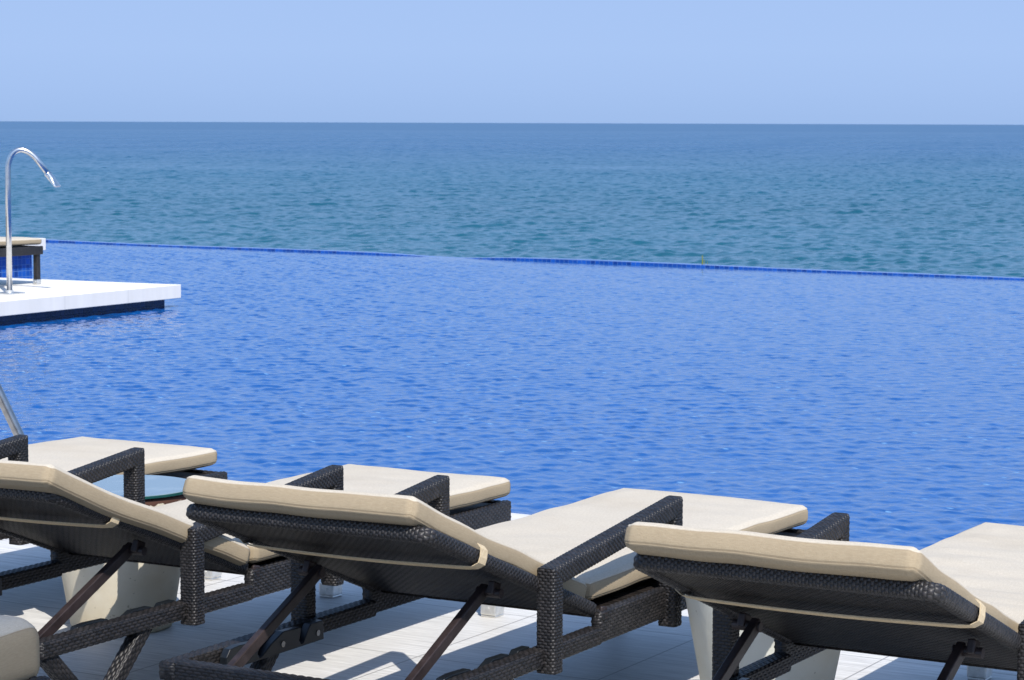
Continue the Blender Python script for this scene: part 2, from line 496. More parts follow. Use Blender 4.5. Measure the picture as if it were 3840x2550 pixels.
def sweep(mb, path, side, w, h, r=0.010, wrap=True, amp=0.0021, cut=0.014, L=BEAD_L, W=BEAD_W, bead=True, step=None):
    """sweep a rounded rectangle (w along side, h in the path's plane) along path; beads as real relief"""
    path = smooth_path(path, cut) if len(path) > 2 else [Vector(p) for p in path]
    side = Vector(side).normalized()
    # resample the path
    seg = [0.0]
    for a, b in zip(path[:-1], path[1:]):
        seg.append(seg[-1] + (b - a).length)
    tot = seg[-1]
    step = step or (0.0034 if bead else 0.05)
    ns = max(2, int(tot / step) + 1)
    ts = np.linspace(0, tot, ns)
    if not bead:
        ts = np.array(sorted(set([0.0] + seg)))
    PA = np.array([tuple(p) for p in path])
    C = np.stack([np.interp(ts, seg, PA[:, i]) for i in range(3)], 1)
    T = np.gradient(C, axis=0)
    T /= np.linalg.norm(T, axis=1)[:, None]
    S = np.array(side)
    B = np.cross(T, S)
    B /= np.linalg.norm(B, axis=1)[:, None]
    if bead:
        out, per = resample_outline(rrect(w, h, r), max(16, int(2 * (w + h) / 0.0032)))
    else:
        out = np.array(rrect(w, h, r))
        per = 2 * (w + h)
    nv = len(out)
    vs = np.arange(nv) / nv * per
    U, V = np.meshgrid(ts, vs, indexing='ij')
    if wrap:
        n = max(2, round(per / L))
        uu, vv = V / per * n * L, U
    else:
        n = max(2, 2 * round(per / W / 2))
        uu, vv = U, V / per * n * W
    if bead:
        row = np.floor(vv / W + 1e-6)
        hh = np.abs(np.sin(math.pi * (uu / L + 0.5 * (row % 2)))) ** 0.75 * np.abs(np.sin(math.pi * vv / W)) ** 0.7
        rnd = np.random.RandomState(len(mb.v) % 997)
        D = (hh - 0.5) * amp + rnd.normal(0, amp * 0.05, hh.shape)
    else:
        D = np.zeros_like(U)
    off_a = out[:, 0][None, :] + D * out[:, 2][None, :]
    off_b = out[:, 1][None, :] + D * out[:, 3][None, :]
    X = C[:, None, :] + off_a[:, :, None] * S[None, None, :] + off_b[:, :, None] * B[:, None, :]
    n1, n2 = X.shape[:2]
    verts = X.reshape(-1, 3).tolist()
    faces, uvs = [], []
    UU, VV = uu, vv
    for i in range(n1 - 1):
        for j in range(n2):
            j2 = (j + 1) % n2
            faces.append((i * n2 + j, i * n2 + j2, (i + 1) * n2 + j2, (i + 1) * n2 + j))
            if wrap:
                e = per / per * n * L if j2 == 0 else UU[i, j2]
                uvs += [(UU[i, j], VV[i, j]), (e, VV[i, j]), (e, VV[i + 1, j]), (UU[i + 1, j], VV[i + 1, j])]
            else:
                e = n * W if j2 == 0 else VV[i, j2]
                uvs += [(UU[i, j], VV[i, j]), (UU[i, j], e), (UU[i + 1, j], e), (UU[i + 1, j], VV[i + 1, j])]
    # end caps, slightly domed
    for i, sg in ((0, -1), (n1 - 1, 1)):
        cidx = len(verts)
        verts.append(tuple(C[i] + T[i] * sg * 0.003))
        for j in range(n2):
            j2 = (j + 1) % n2
            a, b = i * n2 + j, i * n2 + j2
            faces.append((b, a, cidx) if sg < 0 else (a, b, cidx))
            q = [(off_a[i, j], off_b[i, j]), (off_a[i, j2], off_b[i, j2]), (0, 0)]
            if sg < 0:
                q = [q[1], q[0], q[2]]
            uvs += [(a_ + 1, b_ + 1) for a_, b_ in q]
    mb.add(verts, faces, uvs)

def sweep_mitred(mb, pts, side, w, h, r=0.010, amp=0.0021, L=BEAD_L, W=BEAD_W, step=0.0032):
    """like sweep (strands wound round the bar) but with crisp mitred corners"""
    P = [Vector(p) for p in pts]
    S = Vector(side).normalized()
    out, per = resample_outline(rrect(w, h, r), max(16, int(2 * (w + h) / 0.0032)))
    nv = len(out)
    n = max(2, round(per / L))
    dirs = [(b - a).normalized() for a, b in zip(P[:-1], P[1:])]
    cum = 0.0
    rnd = np.random.RandomState(7)
    for si, T in enumerate(dirs):
        B = T.cross(S).normalized()
        Ls = (P[si + 1] - P[si]).length
        def ext(o):
            if o < 0 or o >= len(dirs):
                return 0.0
            th = T.angle(dirs[o])
            return -math.copysign(math.tan(th / 2), dirs[o].dot(B) if o > si else -dirs[o].dot(B))
        e0_, e1_ = ext(si - 1), ext(si + 1)
        ns = max(2, int(Ls / step) + 1)
        f = np.linspace(0, 1, ns)
        b = out[:, 1][None, :]
        u = -e0_ * b + f[:, None] * (Ls + e0_ * b + e1_ * b)
        v = np.arange(nv)[None, :] / nv * per
        uu, vv = np.broadcast_to(v / per * n * L, u.shape), u + cum
        row = np.floor(vv / W + 1e-6)
        hh = np.abs(np.sin(math.pi * (uu / L + 0.5 * (row % 2)))) ** 0.75 * np.abs(np.sin(math.pi * vv / W)) ** 0.7
        D = (hh - 0.5) * amp + rnd.normal(0, amp * 0.05, hh.shape)
        D[0], D[-1] = -0.2 * amp, -0.2 * amp
        oa, ob = out[:, 0][None, :] + D * out[:, 2][None, :], b + D * out[:, 3][None, :]
        X = np.array(P[si])[None, None, :] + u[:, :, None] * np.array(T) + oa[:, :, None] * np.array(S) + ob[:, :, None] * np.array(B)
        verts = X.reshape(-1, 3).tolist()
        faces, uvs = [], []
        for i in range(ns - 1):
            for j in range(nv):
                j2 = (j + 1) % nv
                faces.append((i * nv + j, i * nv + j2, (i + 1) * nv + j2, (i + 1) * nv + j))
                ue = n * L if j2 == 0 else uu[i, j2]
                uvs += [(uu[i, j], vv[i, j]), (ue, vv[i, j2]), (ue, vv[i + 1, j2]), (uu[i, j], vv[i + 1, j])]
        for i, sg, want in ((0, -1, si == 0), (ns - 1, 1, si == len(dirs) - 1)):
            if not want:
                continue
            ci = len(verts)
            verts.append(tuple((P[si] if sg < 0 else P[si + 1]) + T * sg * 0.003))
            for j in range(nv):
                j2 = (j + 1) % nv
                a_, b_ = i * nv + j, i * nv + j2
                faces.append((b_, a_, ci) if sg < 0 else (a_, b_, ci))
                q = [(out[j, 0] + 1, out[j, 1] + 1), (out[j2, 0] + 1, out[j2, 1] + 1), (1, 1)]
                uvs += [q[1], q[0], q[2]] if sg < 0 else q
        mb.add(verts, faces, uvs)
        cum += Ls

def box(mb, c, size, r=0.004, rot=None, seg=2):
    """bevelled box"""
    bm = bmesh.new()
    bmesh.ops.create_cube(bm, size=1.0)
    bmesh.ops.scale(bm, vec=size, verts=bm.verts)
    if r > 0:
        bmesh.ops.bevel(bm, geom=list(bm.edges), offset=r, segments=seg, profile=0.5, affect='EDGES')
    mt = Matrix.Translation(c) @ (rot.to_4x4() if rot is not None else Matrix.Identity(4))
    bm.normal_update()
    bm.verts.ensure_lookup_table()
    verts = [mt @ v.co for v in bm.verts]
    faces, uvs = [], []
    for f in bm.faces:
        faces.append([v.index for v in f.verts])
        n = f.normal
        ax = max(range(3), key=lambda i: abs(n[i]))
        for v in f.verts:
            q = v.co
            uvs.append({0: (q.y, q.z), 1: (q.x, q.z), 2: (q.x, q.y)}[ax])
    bm.free()
    mb.add(verts, faces, uvs)

def cyl(mb, a, b, r, seg=20, r2=None, cap=True):
    a, b = Vector(a), Vector(b)
    d = (b - a).normalized()
    x = d.orthogonal().normalized()
    y = d.cross(x)
    r2 = r if r2 is None else r2
    verts, faces, uvs = [], [], []
    for p, rr in ((a, r), (b, r2)):
        for i in range(seg):
            t = 2 * math.pi * i / seg
            verts.append(p + x * rr * math.cos(t) + y * rr * math.sin(t))
    for i in range(seg):
        j = (i + 1) % seg
        faces.append((i, j, seg + j, seg + i))
        uvs += [(i / seg, 0), ((i + 1) / seg, 0), ((i + 1) / seg, 1), (i / seg, 1)]
    if cap:
        faces.append(tuple(range(seg))[::-1])
        uvs += [(0, 0)] * seg
        faces.append(tuple(range(seg, 2 * seg)))
        uvs += [(0, 0)] * seg
    mb.add(verts, faces, uvs)

def tube(mb, path, r, seg=16, cut=0.0):
    P = smooth_path(path, cut) if cut else [Vector(p) for p in path]
    n = len(P)
    Ts = []
    for i in range(n):
        a, b = P[max(0, i - 1)], P[min(n - 1, i + 1)]
        Ts.append((b - a).normalized())
    x = Ts[0].orthogonal().normalized()
    verts, faces, uvs = [], [], []
    for i in range(n):
        x = (x - Ts[i] * x.dot(Ts[i])).normalized()
        y = Ts[i].cross(x)
        rr = r[i] if isinstance(r, (list, tuple)) else r
        for k_ in range(seg):
            t = 2 * math.pi * k_ / seg
            verts.append(P[i] + x * rr * math.cos(t) + y * rr * math.sin(t))
    for i in range(n - 1):
        for k_ in range(seg):
            k2 = (k_ + 1) % seg
            faces.append((i * seg + k_, i * seg + k2, (i + 1) * seg + k2, (i + 1) * seg + k_))
            uvs += [(0, 0), (1, 0), (1, 1), (0, 1)]
    faces.append(tuple(range(seg))[::-1])
    faces.append(tuple(range((n - 1) * seg, n * seg)))
    uvs += [(0, 0)] * (2 * seg)
    mb.add(verts, faces, uvs)

def lathe(mb, prof, seg=96, wob=None):
    verts, faces, uvs = [], [], []
    n = len(prof)
    for (r, z) in prof:
        for i in range(seg):
            t = 2 * math.pi * i / seg
            verts.append((r * math.cos(t), r * math.sin(t), z))
    for a in range(n - 1):
        for i in range(seg):
            j = (i + 1) % seg
            faces.append((a * seg + i, a * seg + j, (a + 1) * seg + j, (a + 1) * seg + i))
            uvs += [(i / seg, prof[a][1]), ((i + 1) / seg, prof[a][1]), ((i + 1) / seg, prof[a + 1][1]), (i / seg, prof[a + 1][1])]
    mb.add(verts, faces, uvs)

def prism(mb, poly, y0, y1, r=0.0):
    """polygon in xz extruded along y, with small bevels"""
    bm = bmesh.new()
    vs = [bm.verts.new((x, y0, z)) for x, z in poly]
    f = bm.faces.new(vs)
    ex = bmesh.ops.extrude_face_region(bm, geom=[f])
    for g in ex['geom']:
        if isinstance(g, bmesh.types.BMVert):
            g.co.y = y1
    bmesh.ops.recalc_face_normals(bm, faces=bm.faces)
    if r:
        bmesh.ops.bevel(bm, geom=list(bm.edges), offset=r, segments=2, profile=0.5, affect='EDGES')
    bm.verts.index_update()
    faces = [[v.index for v in f.verts] for f in bm.faces]
    verts = [v.co.copy() for v in bm.verts]
    uvs = [(verts[i].x, verts[i].z) for f in faces for i in f]
    bm.free()
    mb.add(verts, faces, uvs)

# ------------------------------------------------------------------ cushions
def cushion_mesh(name, length, width, thick, frame, seed, rad=0.022, puff=0.007, wrinkle=0.004, folds=0.0):
    """rounded box pad: local s along length, y across, t = thickness; frame(s, y, t) -> xyz"""
    rnd = random.Random(seed)
    ns, ny, nt = max(8, int(length / 0.016)), max(6, int(width / 0.018)), 8
    idx, verts, faces, uvs, seam, boxing = {}, [], [], [], [], []
    S = np.linspace(0, length, ns + 1)
    Y = np.linspace(-width / 2, width / 2, ny + 1)
    Tt = np.linspace(0, thick, nt + 1)
    # crowd grid lines towards the edges so that the rounding is smooth
    def crowd(A, r):
        a0, a1 = A[0], A[-1]
        add = np.array([0.12, 0.3, 0.55, 0.8, 1.0]) * r
        return np.array(sorted(set(np.round(np.r_[A[(A > a0 + r * 1.2) & (A < a1 - r * 1.2)], a0, a1, a0 + add, a1 - add], 6))))
    S, Y = crowd(S, rad), crowd(Y, rad)
    Tt = np.array(sorted(set(np.round(np.r_[0, thick, np.linspace(0, thick, nt + 1), thick - 0.011, thick - 0.008, thick - 0.0145, 0.011, 0.008, 0.0145], 6))))
    ns, ny, nt = len(S) - 1, len(Y) - 1, len(Tt) - 1
    ox, oy = rnd.uniform(0, 50), rnd.uniform(0, 50)
    def vert(i, j, k_):
        key = (i, j, k_)
        if key in idx:
            return idx[key]
        p = Vector((S[i], Y[j], Tt[k_]))
        rr = min(rad, thick / 2 - 0.001)
        lo = Vector((rr, -width / 2 + rr, rr))
        hi = Vector((length - rr, width / 2 - rr, thick - rr))
        q = Vector((min(max(p.x, lo.x), hi.x), min(max(p.y, lo.y), hi.y), min(max(p.z, lo.z), hi.z)))
        d = p - q
        if d.length > 1e-7:
            nn = d.normalized()
            p2 = q + nn * rr
        else:
            nn = Vector((0, 0, 0)); p2 = p
        es = min(p.x, length - p.x); ey = width / 2 - abs(p.y)
        inn = max(0.0, min(1.0, min(es, ey) / 0.10))
        inn = inn * inn * (3 - 2 * inn)
        tz = (p.z / thick) * 2 - 1
        p2 = p2 + Vector((0, 0, puff * inn * (1 if tz > 0 else -0.4) * (1 if abs(tz) > 0.99 else 0)))
        # sides breathe in and out along their length, edges sag a little
        w1 = noise.noise(Vector((p.x * 3.1 + ox, p.y * 3.0, oy)))
        w2 = noise.noise(Vector((p.x * 9.0 + oy, p.y * 8.0, ox)))
        p2 = p2 + Vector((0, 0, wrinkle * (w1 + 0.45 * w2)))
        if abs(p.y) > width / 2 - 1e-6:
            p2.y += math.copysign(0.004 * noise.noise(Vector((p.x * 6 + ox, 3.3, p.z * 9))) + 0.003, p.y)
        if p.x < 1e-6 or p.x > length - 1e-6:
            p2.x += (0.003 + 0.004 * noise.noise(Vector((p.y * 6 + ox, 7.3, p.z * 9)))) * (-1 if p.x < 1e-6 else 1)
        if folds and tz > 0:
            w3 = noise.noise(Vector((p.x * 8.5 + p.y * 2.2 + ox, p.y * 1.3 + oy, 1.7)))
            w4 = noise.noise(Vector((p.x * 17.0 - p.y * 4.0 + oy, p.y * 2.5 + ox, 4.1)))
            p2.z += folds * inn * (w3 + 0.4 * w4)
        sm = 0.0
        onside = abs(p.y) > width / 2 - 1e-6 or p.x < 1e-6 or p.x > length - 1e-6
        if onside and (abs(p.z - (thick - 0.011)) < 1e-5 or abs(p.z - 0.011) < 1e-5):
            sm = 1.0
            p2 = p2 - nn * 0.0022
        idx[key] = len(verts)
        verts.append(frame(p2.x, p2.y, p2.z))
        seam.append(sm)
        boxing.append(1.0 if (p.z < thick - 0.0105 if onside else p.z < thick * 0.5) else 0.0)
        return idx[key]
    def quad(a, b, c, d, ua):
        faces.append((a, b, c, d))
        uvs.extend(ua)
    for i in range(ns):
        for j in range(ny):
            u = [(S[i], Y[j]), (S[i + 1], Y[j]), (S[i + 1], Y[j + 1]), (S[i], Y[j + 1])]
            quad(vert(i, j, nt), vert(i + 1, j, nt), vert(i + 1, j + 1, nt), vert(i, j + 1, nt), u)
            quad(vert(i, j + 1, 0), vert(i + 1, j + 1, 0), vert(i + 1, j, 0), vert(i, j, 0), u[::-1])
    for i in range(ns):
        for k_ in range(nt):
            u = [(S[i], Tt[k_]), (S[i + 1], Tt[k_]), (S[i + 1], Tt[k_ + 1]), (S[i], Tt[k_ + 1])]
            quad(vert(i, 0, k_), vert(i + 1, 0, k_), vert(i + 1, 0, k_ + 1), vert(i, 0, k_ + 1), u)
            quad(vert(i, ny, k_ + 1), vert(i + 1, ny, k_ + 1), vert(i + 1, ny, k_), vert(i, ny, k_), u[::-1])
    for j in range(ny):
        for k_ in range(nt):
            u = [(Y[j], Tt[k_]), (Y[j + 1], Tt[k_]), (Y[j + 1], Tt[k_ + 1]), (Y[j], Tt[k_ + 1])]
            quad(vert(0, j, k_ + 1), vert(0, j + 1, k_ + 1), vert(0, j + 1, k_), vert(0, j, k_), u[::-1])
            quad(vert(ns, j, k_), vert(ns, j + 1, k_), vert(ns, j + 1, k_ + 1), vert(ns, j, k_ + 1), u)
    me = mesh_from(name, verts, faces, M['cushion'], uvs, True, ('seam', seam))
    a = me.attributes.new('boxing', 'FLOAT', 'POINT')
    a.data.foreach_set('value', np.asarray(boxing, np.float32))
    return me

# ------------------------------------------------------------------ lounger
CW = 0.3153                       # half width of the cushion
SEAT_TOP, TH = 0.4427, 0.060
FOOT_X = 1.4025
BETA = math.radians(21.3)
BACK_LEN = 0.856
AIN, AOUT = 0.328, 0.380
RW = 0.354
HINGE = Vector((0.0, 0, 0.345))   # underside of the backrest at its pivot
BW, BT = 0.334, 0.036             # half width, thickness of the wicker back
cache = {}

def shared(key, fn):
    if key not in cache:
        cache[key] = fn()
    return cache[key]

def back_frame(beta):
    c, s = math.cos(beta), math.sin(beta)
    along = Vector((-c, 0, s))
    nrm = Vector((s, 0, c))
    return along, nrm

def m_backrest(beta):
    along, nrm = back_frame(beta)
    mb = MB()
    o = HINGE + nrm * (BT * 0.5)
    # woven panel
    ln = 0.855
    nu, nv = 90, 70
    for sg, t in ((1, 0.010), (-1, -0.010)):
        verts, faces, uvs = [], [], []
        for i in range(nu + 1):
            for j in range(nv + 1):
                s_, y = ln * i / nu, -BW + 0.01 + (2 * BW - 0.02) * j / nv
                sag = 0.004 * math.sin(math.pi * i / nu) * math.sin(math.pi * j / nv)
                verts.append(o + along * s_ + nrm * (t - sag) + Vector((0, y, 0)))
        for i in range(nu):
            for j in range(nv):
                a, b, c_, d = i * (nv + 1) + j, (i + 1) * (nv + 1) + j, (i + 1) * (nv + 1) + j + 1, i * (nv + 1) + j + 1
                f = (a, b, c_, d) if sg < 0 else (a, d, c_, b)
                faces.append(f)
                for q in f:
                    ii, jj = divmod(q, nv + 1)
                    # strands run from hinge to head
                    uu, vv = ln * ii / nu, 2 * BW * jj / nv
                    uvs.append((uu, vv))
        mb.add(verts, faces, uvs)
    return mb.mesh('backrest', M['weave'])

def m_back_rim(beta):
    along, nrm = back_frame(beta)
    o = HINGE + nrm * (BT * 0.5)
    mb = MB()
    y = BW - 0.012
    p = [o + along * 0.03 + Vector((0, -y, 0)), o + along * 0.851 + Vector((0, -y, 0)), o + along * 0.851 + Vector((0, y, 0)), o + along * 0.03 + Vector((0, y, 0))]
    sweep(mb, p, nrm, 0.036, 0.034, 0.013, True, 0.0019, 0.022)
    return mb.mesh('back_rim', M['wicker'])

def m_armrest(sg):
    mb = MB()
    ym = sg * (AIN + AOUT) / 2
    t = 0.048
    zr, zf = 0.5267, 0.6027
    xr, xf = -0.3085 + t * 0.45, 0.3828 - t * 0.5
    p = [(xr, ym, 0.272), (xr, ym, zr - t * 0.5), (xf, ym, zf - t * 0.52), (xf, ym, 0.268)]
    sweep_mitred(mb, p, (0, 1, 0), AOUT - AIN, t, 0.010)
    return mb.mesh('armrest', M['wicker'])

def m_panel(sg):
    mb = MB()
    y = sg * (RW - 0.016)
    sweep(mb, [(-0.020, y, 0.3295), (1.372, y, 0.3295)], (0, 1, 0), 0.030, 0.080, 0.008, False, 0.0020, L=0.023, W=0.0078)
    return mb.mesh('side_panel', M['rail_wicker'])

def m_foot_rail():
    mb = MB()
    sweep(mb, [(1.357, -RW + 0.033, 0.329), (1.357, RW - 0.033, 0.329)], (1, 0, 0), 0.030, 0.078, 0.008, False, 0.0020, L=0.023, W=0.0078)
    return mb.mesh('foot_rail', M['rail_wicker'])

def m_seat_deck():
    mb = MB()
    sweep(mb, [(0.02, 0, 0.352), (1.34, 0, 0.352)], (0, 1, 0), 2 * RW - 0.066, 0.018, 0.006, False, bead=False)
    for x in (0.25, 0.7, 1.12):
        box(mb, (x, 0, 0.325), (0.035, 2 * RW - 0.066, 0.032), 0.004)
    return mb.mesh('seat_deck', M['weave'])

def m_low_rail(sg):
    mb = MB()
    y = sg * (RW - 0.0225)
    sweep(mb, [(-0.868, y, 0.3085), (-0.021, y, 0.3085)], (0, 1, 0), 0.045, 0.044, 0.008, False, 0.0020, L=0.023, W=0.0078)
    return mb.mesh('low_rail', M['rail_wicker'])

def m_cross_rail():
    mb = MB()
    sweep(mb, [(-0.846, -RW + 0.046, 0.3095), (-0.846, RW - 0.046, 0.3095)], (1, 0, 0), 0.044, 0.046, 0.008, False, 0.0020, L=0.023, W=0.0078)
    return mb.mesh('cross_rail', M['rail_wicker'])

def m_front_leg(sg):
    mb = MB()
    y = sg * 0.311
    sweep(mb, [(1.327, y, 0.045), (1.327, y, 0.292)], (0, 1, 0), 0.052, 0.052, 0.009, False, 0.0020, L=0.023, W=0.0078)
    return mb.mesh('leg', M['rail_wicker'])

def m_foot_cap(sg):
    mb = MB()
    y = sg * 0.311
    box(mb, (1.327, y, 0.0275), (0.058, 0.058, 0.043), 0.005)
    box(mb, (1.327, y, 0.0035), (0.054, 0.054, 0.007), 0.002)
    cyl(mb, (1.327 - 0.0285, y, 0.028), (1.327 - 0.0315, y, 0.028), 0.005, 12)
    return mb.mesh('foot_cap', M['steel'], False)

def m_rear_leg(sg, front):
    mb = MB()
    y = sg * (RW - 0.027)
    if front:
        p = [(-0.455, y, 0.296), (-0.615, y, 0.135)]
    else:
        p = [(-0.835, y, 0.292), (-0.680, y, 0.135)]
    sweep(mb, p, (0, 1, 0), 0.040, 0.042, 0.009, False, 0.0020, L=0.023, W=0.0078)
    return mb.mesh('leg', M['rail_wicker'])

def m_wheel(sg):
    mb = MB()
    y = sg * (RW - 0.027)
    prof = [(0.0, -0.012), (0.03, -0.018), (0.045, -0.012), (0.070, -0.012), (0.078, -0.019), (0.090, -0.019), (0.097, -0.010), (0.097, 0.010), (0.090, 0.019), (0.078, 0.019), (0.070, 0.012), (0.045, 0.012), (0.03, 0.018), (0.0, 0.012)]
    t = MB()
    lathe(t, prof, 48)
    R = Matrix.Translation((-0.648, y + sg * 0.040, 0.0975)) @ Matrix.Rotation(math.pi / 2, 4, 'X')
    mb.add([R @ Vector(q) for q in t.v], t.f, t.uv)
    cyl(mb, (-0.648, y - sg * 0.028, 0.0975), (-0.648, y + sg * 0.030, 0.0975), 0.012)
    return mb.mesh('wheel', M['green_rubber'])

def m_rack(sg):
    mb = MB()
    poly = [(-0.70, 0.280), (-0.70, 0.312), (-0.685, 0.330), (-0.650, 0.333), (-0.572, 0.330), (-0.566, 0.322), (-0.576, 0.296), (-0.568, 0.288), (-0.556, 0.290),
            (-0.520, 0.312), (-0.470, 0.333), (-0.440, 0.332), (-0.400, 0.331), (-0.393, 0.328), (-0.403, 0.298), (-0.395, 0.289), (-0.384, 0.291),
            (-0.362, 0.322), (-0.352, 0.331), (-0.300, 0.331), (-0.296, 0.282)]
    y1 = sg * (RW - 0.047)
    y0 = sg * (RW - 0.069)
    prism(mb, poly, min(y0, y1), max(y0, y1), 0.002)
    return mb.mesh('notched_rack', M['black_plastic'], False)

SCREWS = ((-0.655, 0.300), (-0.475, 0.303), (-0.325, 0.303))

def m_screws(sg, spots):
    mb = MB()
    y = sg * (RW - 0.069)
    for x, z in spots:
        cyl(mb, (x, y + sg * 0.002, z), (x, y - sg * 0.003, z), 0.0075, 16)
    return mb.mesh('screw', M['worn_steel'], False)

def prop_top(beta):
    along, nrm = back_frame(beta)
    return HINGE + along * 0.415 - nrm * 0.026

def m_prop(beta, low):
    mb = MB()
    t = prop_top(beta)
    y = 0.235
    lo = Vector(low)
    d = (t - lo).normalized()
    for sg in (-1, 1):
        a = lo + Vector((0, sg * y, 0))
        b = t + d * 0.012 + Vector((0, sg * y, 0))
        sweep(mb, [a - d * 0.012, b], (0, 1, 0), 0.020, 0.028, 0.003, bead=False)
    cyl(mb, lo + Vector((0, -0.272, 0)), lo + Vector((0, 0.272, 0)), 0.011)
    return mb.mesh('prop_bar', M['brown_metal'], False)

def m_bracket(beta, sg):
    mb = MB()
    along, nrm = back_frame(beta)
    t = prop_top(beta)
    rot = Matrix((along, Vector((0, 1, 0)), nrm)).transposed()
    box(mb, t + nrm * 0.010 + Vector((0, sg * 0.262, 0)), (0.036, 0.018, 0.032), 0.004, rot)
    cyl(mb, t + Vector((0, sg * 0.220, 0)), t + Vector((0, sg * 0.285, 0)), 0.0115, 16)
    return mb.mesh('prop_bracket', M['brown_metal'], False)

def m_hinge(sg):
    mb = MB()
    y = sg * (BW + 0.008)
    box(mb, (0.004, y, 0.353), (0.030, 0.012, 0.050), 0.005, Matrix.Rotation(0.2, 3, 'Y'))
    cyl(mb, (0.004, y, 0.356), (0.004, y + sg * 0.011, 0.356), 0.008, 16)
    return mb.mesh('hinge_plate', M['brown_metal'], False)

def m_strap(beta, s_r, s_l, width=0.030):
    """fabric loop round the wicker back: across the underside and up both sides"""
    along, nrm = back_frame(beta)
    lo = -0.006
    up = BT + 0.012
    yb = BW + 0.007
    pts = [(-yb + 0.012, up), (-yb, up - 0.010), (-yb - 0.002, BT * 0.5), (-yb, 0.004), (-yb + 0.016, lo)]
    n = 24
    for i in range(1, n):
        t = i / n
        y = -yb + 0.016 + (2 * yb - 0.032) * t
        pts.append((y, lo - 0.006 * math.sin(math.pi * t)))
    pts += [(yb - 0.016, lo), (yb, 0.004), (yb + 0.002, BT * 0.5), (yb, up - 0.010), (yb - 0.012, up)]
    verts, faces, uvs = [], [], []
    for (y, z) in pts:
        f = (y + yb) / (2 * yb)
        s0 = s_r + (s_l - s_r) * f
        for k_, (dw, dz) in enumerate(((-width / 2, 0.0), (-width / 2, -0.0028), (width / 2, -0.0028), (width / 2, 0.0))):
            edge = abs(y) > yb - 0.02
            yy = y + (math.copysign(-dz, y) if edge else 0)
            zz = z + (0 if edge else dz)
            verts.append(HINGE + along * (s0 + dw) + nrm * zz + Vector((0, yy, 0)))
    for i in range(len(pts) - 1):
        for k_ in range(4):
            k2 = (k_ + 1) % 4
            faces.append((i * 4 + k_, i * 4 + k2, (i + 1) * 4 + k2, (i + 1) * 4 + k_))
            uvs += [(0, 0), (1, 0), (1, 1), (0, 1)]
    return mesh_from('strap', verts, faces, M['strap'], uvs, False)

def m_back_cushion(beta, seed, th, dx, dy, dz, top):
    along, nrm = back_frame(beta)
    top0 = Vector((-0.004 + dx, dy, top))
    def frame(s, y, t):
        lift = 0.006 * max(0.0, (s - 0.5) / 0.34) ** 2
        return top0 + along * (s - 0.012) + nrm * (t - th + lift + dz) + Vector((0, y, 0))
    return cushion_mesh('back_cushion', BACK_LEN + 0.012, 2 * CW, th, frame, seed, 0.021, 0.007, 0.007)

def m_seat_cushion(seed, th, dx, dy, top, folds, rad):
    def frame(s, y, t):
        x = 0.012 + s + dx
        return Vector((x, y + dy, top - th + t))
    return cushion_mesh('seat_cushion', FOOT_X - 0.012, 2 * CW, th, frame, seed, rad, 0.007, 0.006, folds)

def make_lounger(label, x, y, rz, seed, group, beta=BETA, low=(-0.757, 0, 0.296), th=TH, dx=0.0, dy=0.0, dz=0.0, strap=(0.630, 0.600), top=SEAT_TOP, folds=0.002, rad=0.021):
    r = thing('sun_lounger', label, 'sun lounger', (x, y, 0), rz, group)
    b = round(beta, 4)
    put('seat_cushion', m_seat_cushion(seed, th, dx, dy, top, folds, rad), r)
    bc = put('back_cushion', m_back_cushion(beta, seed + 50, th, dx, dy, dz, top), r)
    put('strap', m_strap(beta, *strap), bc)
    br = put('backrest', shared(('back', b), lambda: m_backrest(beta)), r)
    put('back_rim', shared(('rim', b), lambda: m_back_rim(beta)), br)
    put('prop_bar', shared(('prop', b), lambda: m_prop(beta, low)), r)
    put('seat_deck', shared('deck', m_seat_deck), r)
    put('foot_rail', shared('foot', m_foot_rail), r)
    put('cross_rail', shared('cross', m_cross_rail), r)
    for sg in (-1, 1):
        put('armrest', shared(('arm', sg), lambda: m_armrest(sg)), r)
        put('side_panel', shared(('panel', sg), lambda: m_panel(sg)), r)
        put('low_rail', shared(('low', sg), lambda: m_low_rail(sg)), r)
        lg = put('leg', shared(('leg', sg), lambda: m_front_leg(sg)), r)
        put('foot_cap', shared(('cap', sg), lambda: m_foot_cap(sg)), lg)
        put('leg', shared(('rl', sg, 1), lambda: m_rear_leg(sg, True)), r)
        put('leg', shared(('rl', sg, 0), lambda: m_rear_leg(sg, False)), r)
        put('wheel', shared(('wheel', sg), lambda: m_wheel(sg)), r)
        rk = put('notched_rack', shared(('rack', sg), lambda: m_rack(sg)), r)
        for q_ in SCREWS:
            put('screw', shared(('screw', sg, q_), lambda: m_screws(sg, (q_,))), rk)
        put('prop_bracket', shared(('brk', b, sg), lambda: m_bracket(beta, sg)), br)
        put('hinge_plate', shared(('hinge', sg), lambda: m_hinge(sg)), br)
    return r

# ------------------------------------------------------------------ sea, pool, deck
WATER_Z = -0.22
SEA_Z = -7.0
A = Vector((math.cos(A_ANG), math.sin(A_ANG), 0))
EDGE_P = Vector((-0.0452, 9.6425, 0))
Bd = Vector((math.cos(math.radians(-31.0)), math.sin(math.radians(-31.0)), 0))     # along the pool, to the right
Nd = Vector((-Bd.y, Bd.x, 0))                                                      # across the pool, away from the camera
FAR_P = Vector((-0.0036, 31.445, 0))
FAR_D = Vector((12.688, -7.906, 0)).normalized()

def grid_poly(name, pts, mat, z):
    return mesh_from(name, [(p[0], p[1], z) for p in pts], [tuple(range(len(pts)))], mat, [(p[0], p[1]) for p in pts], False)

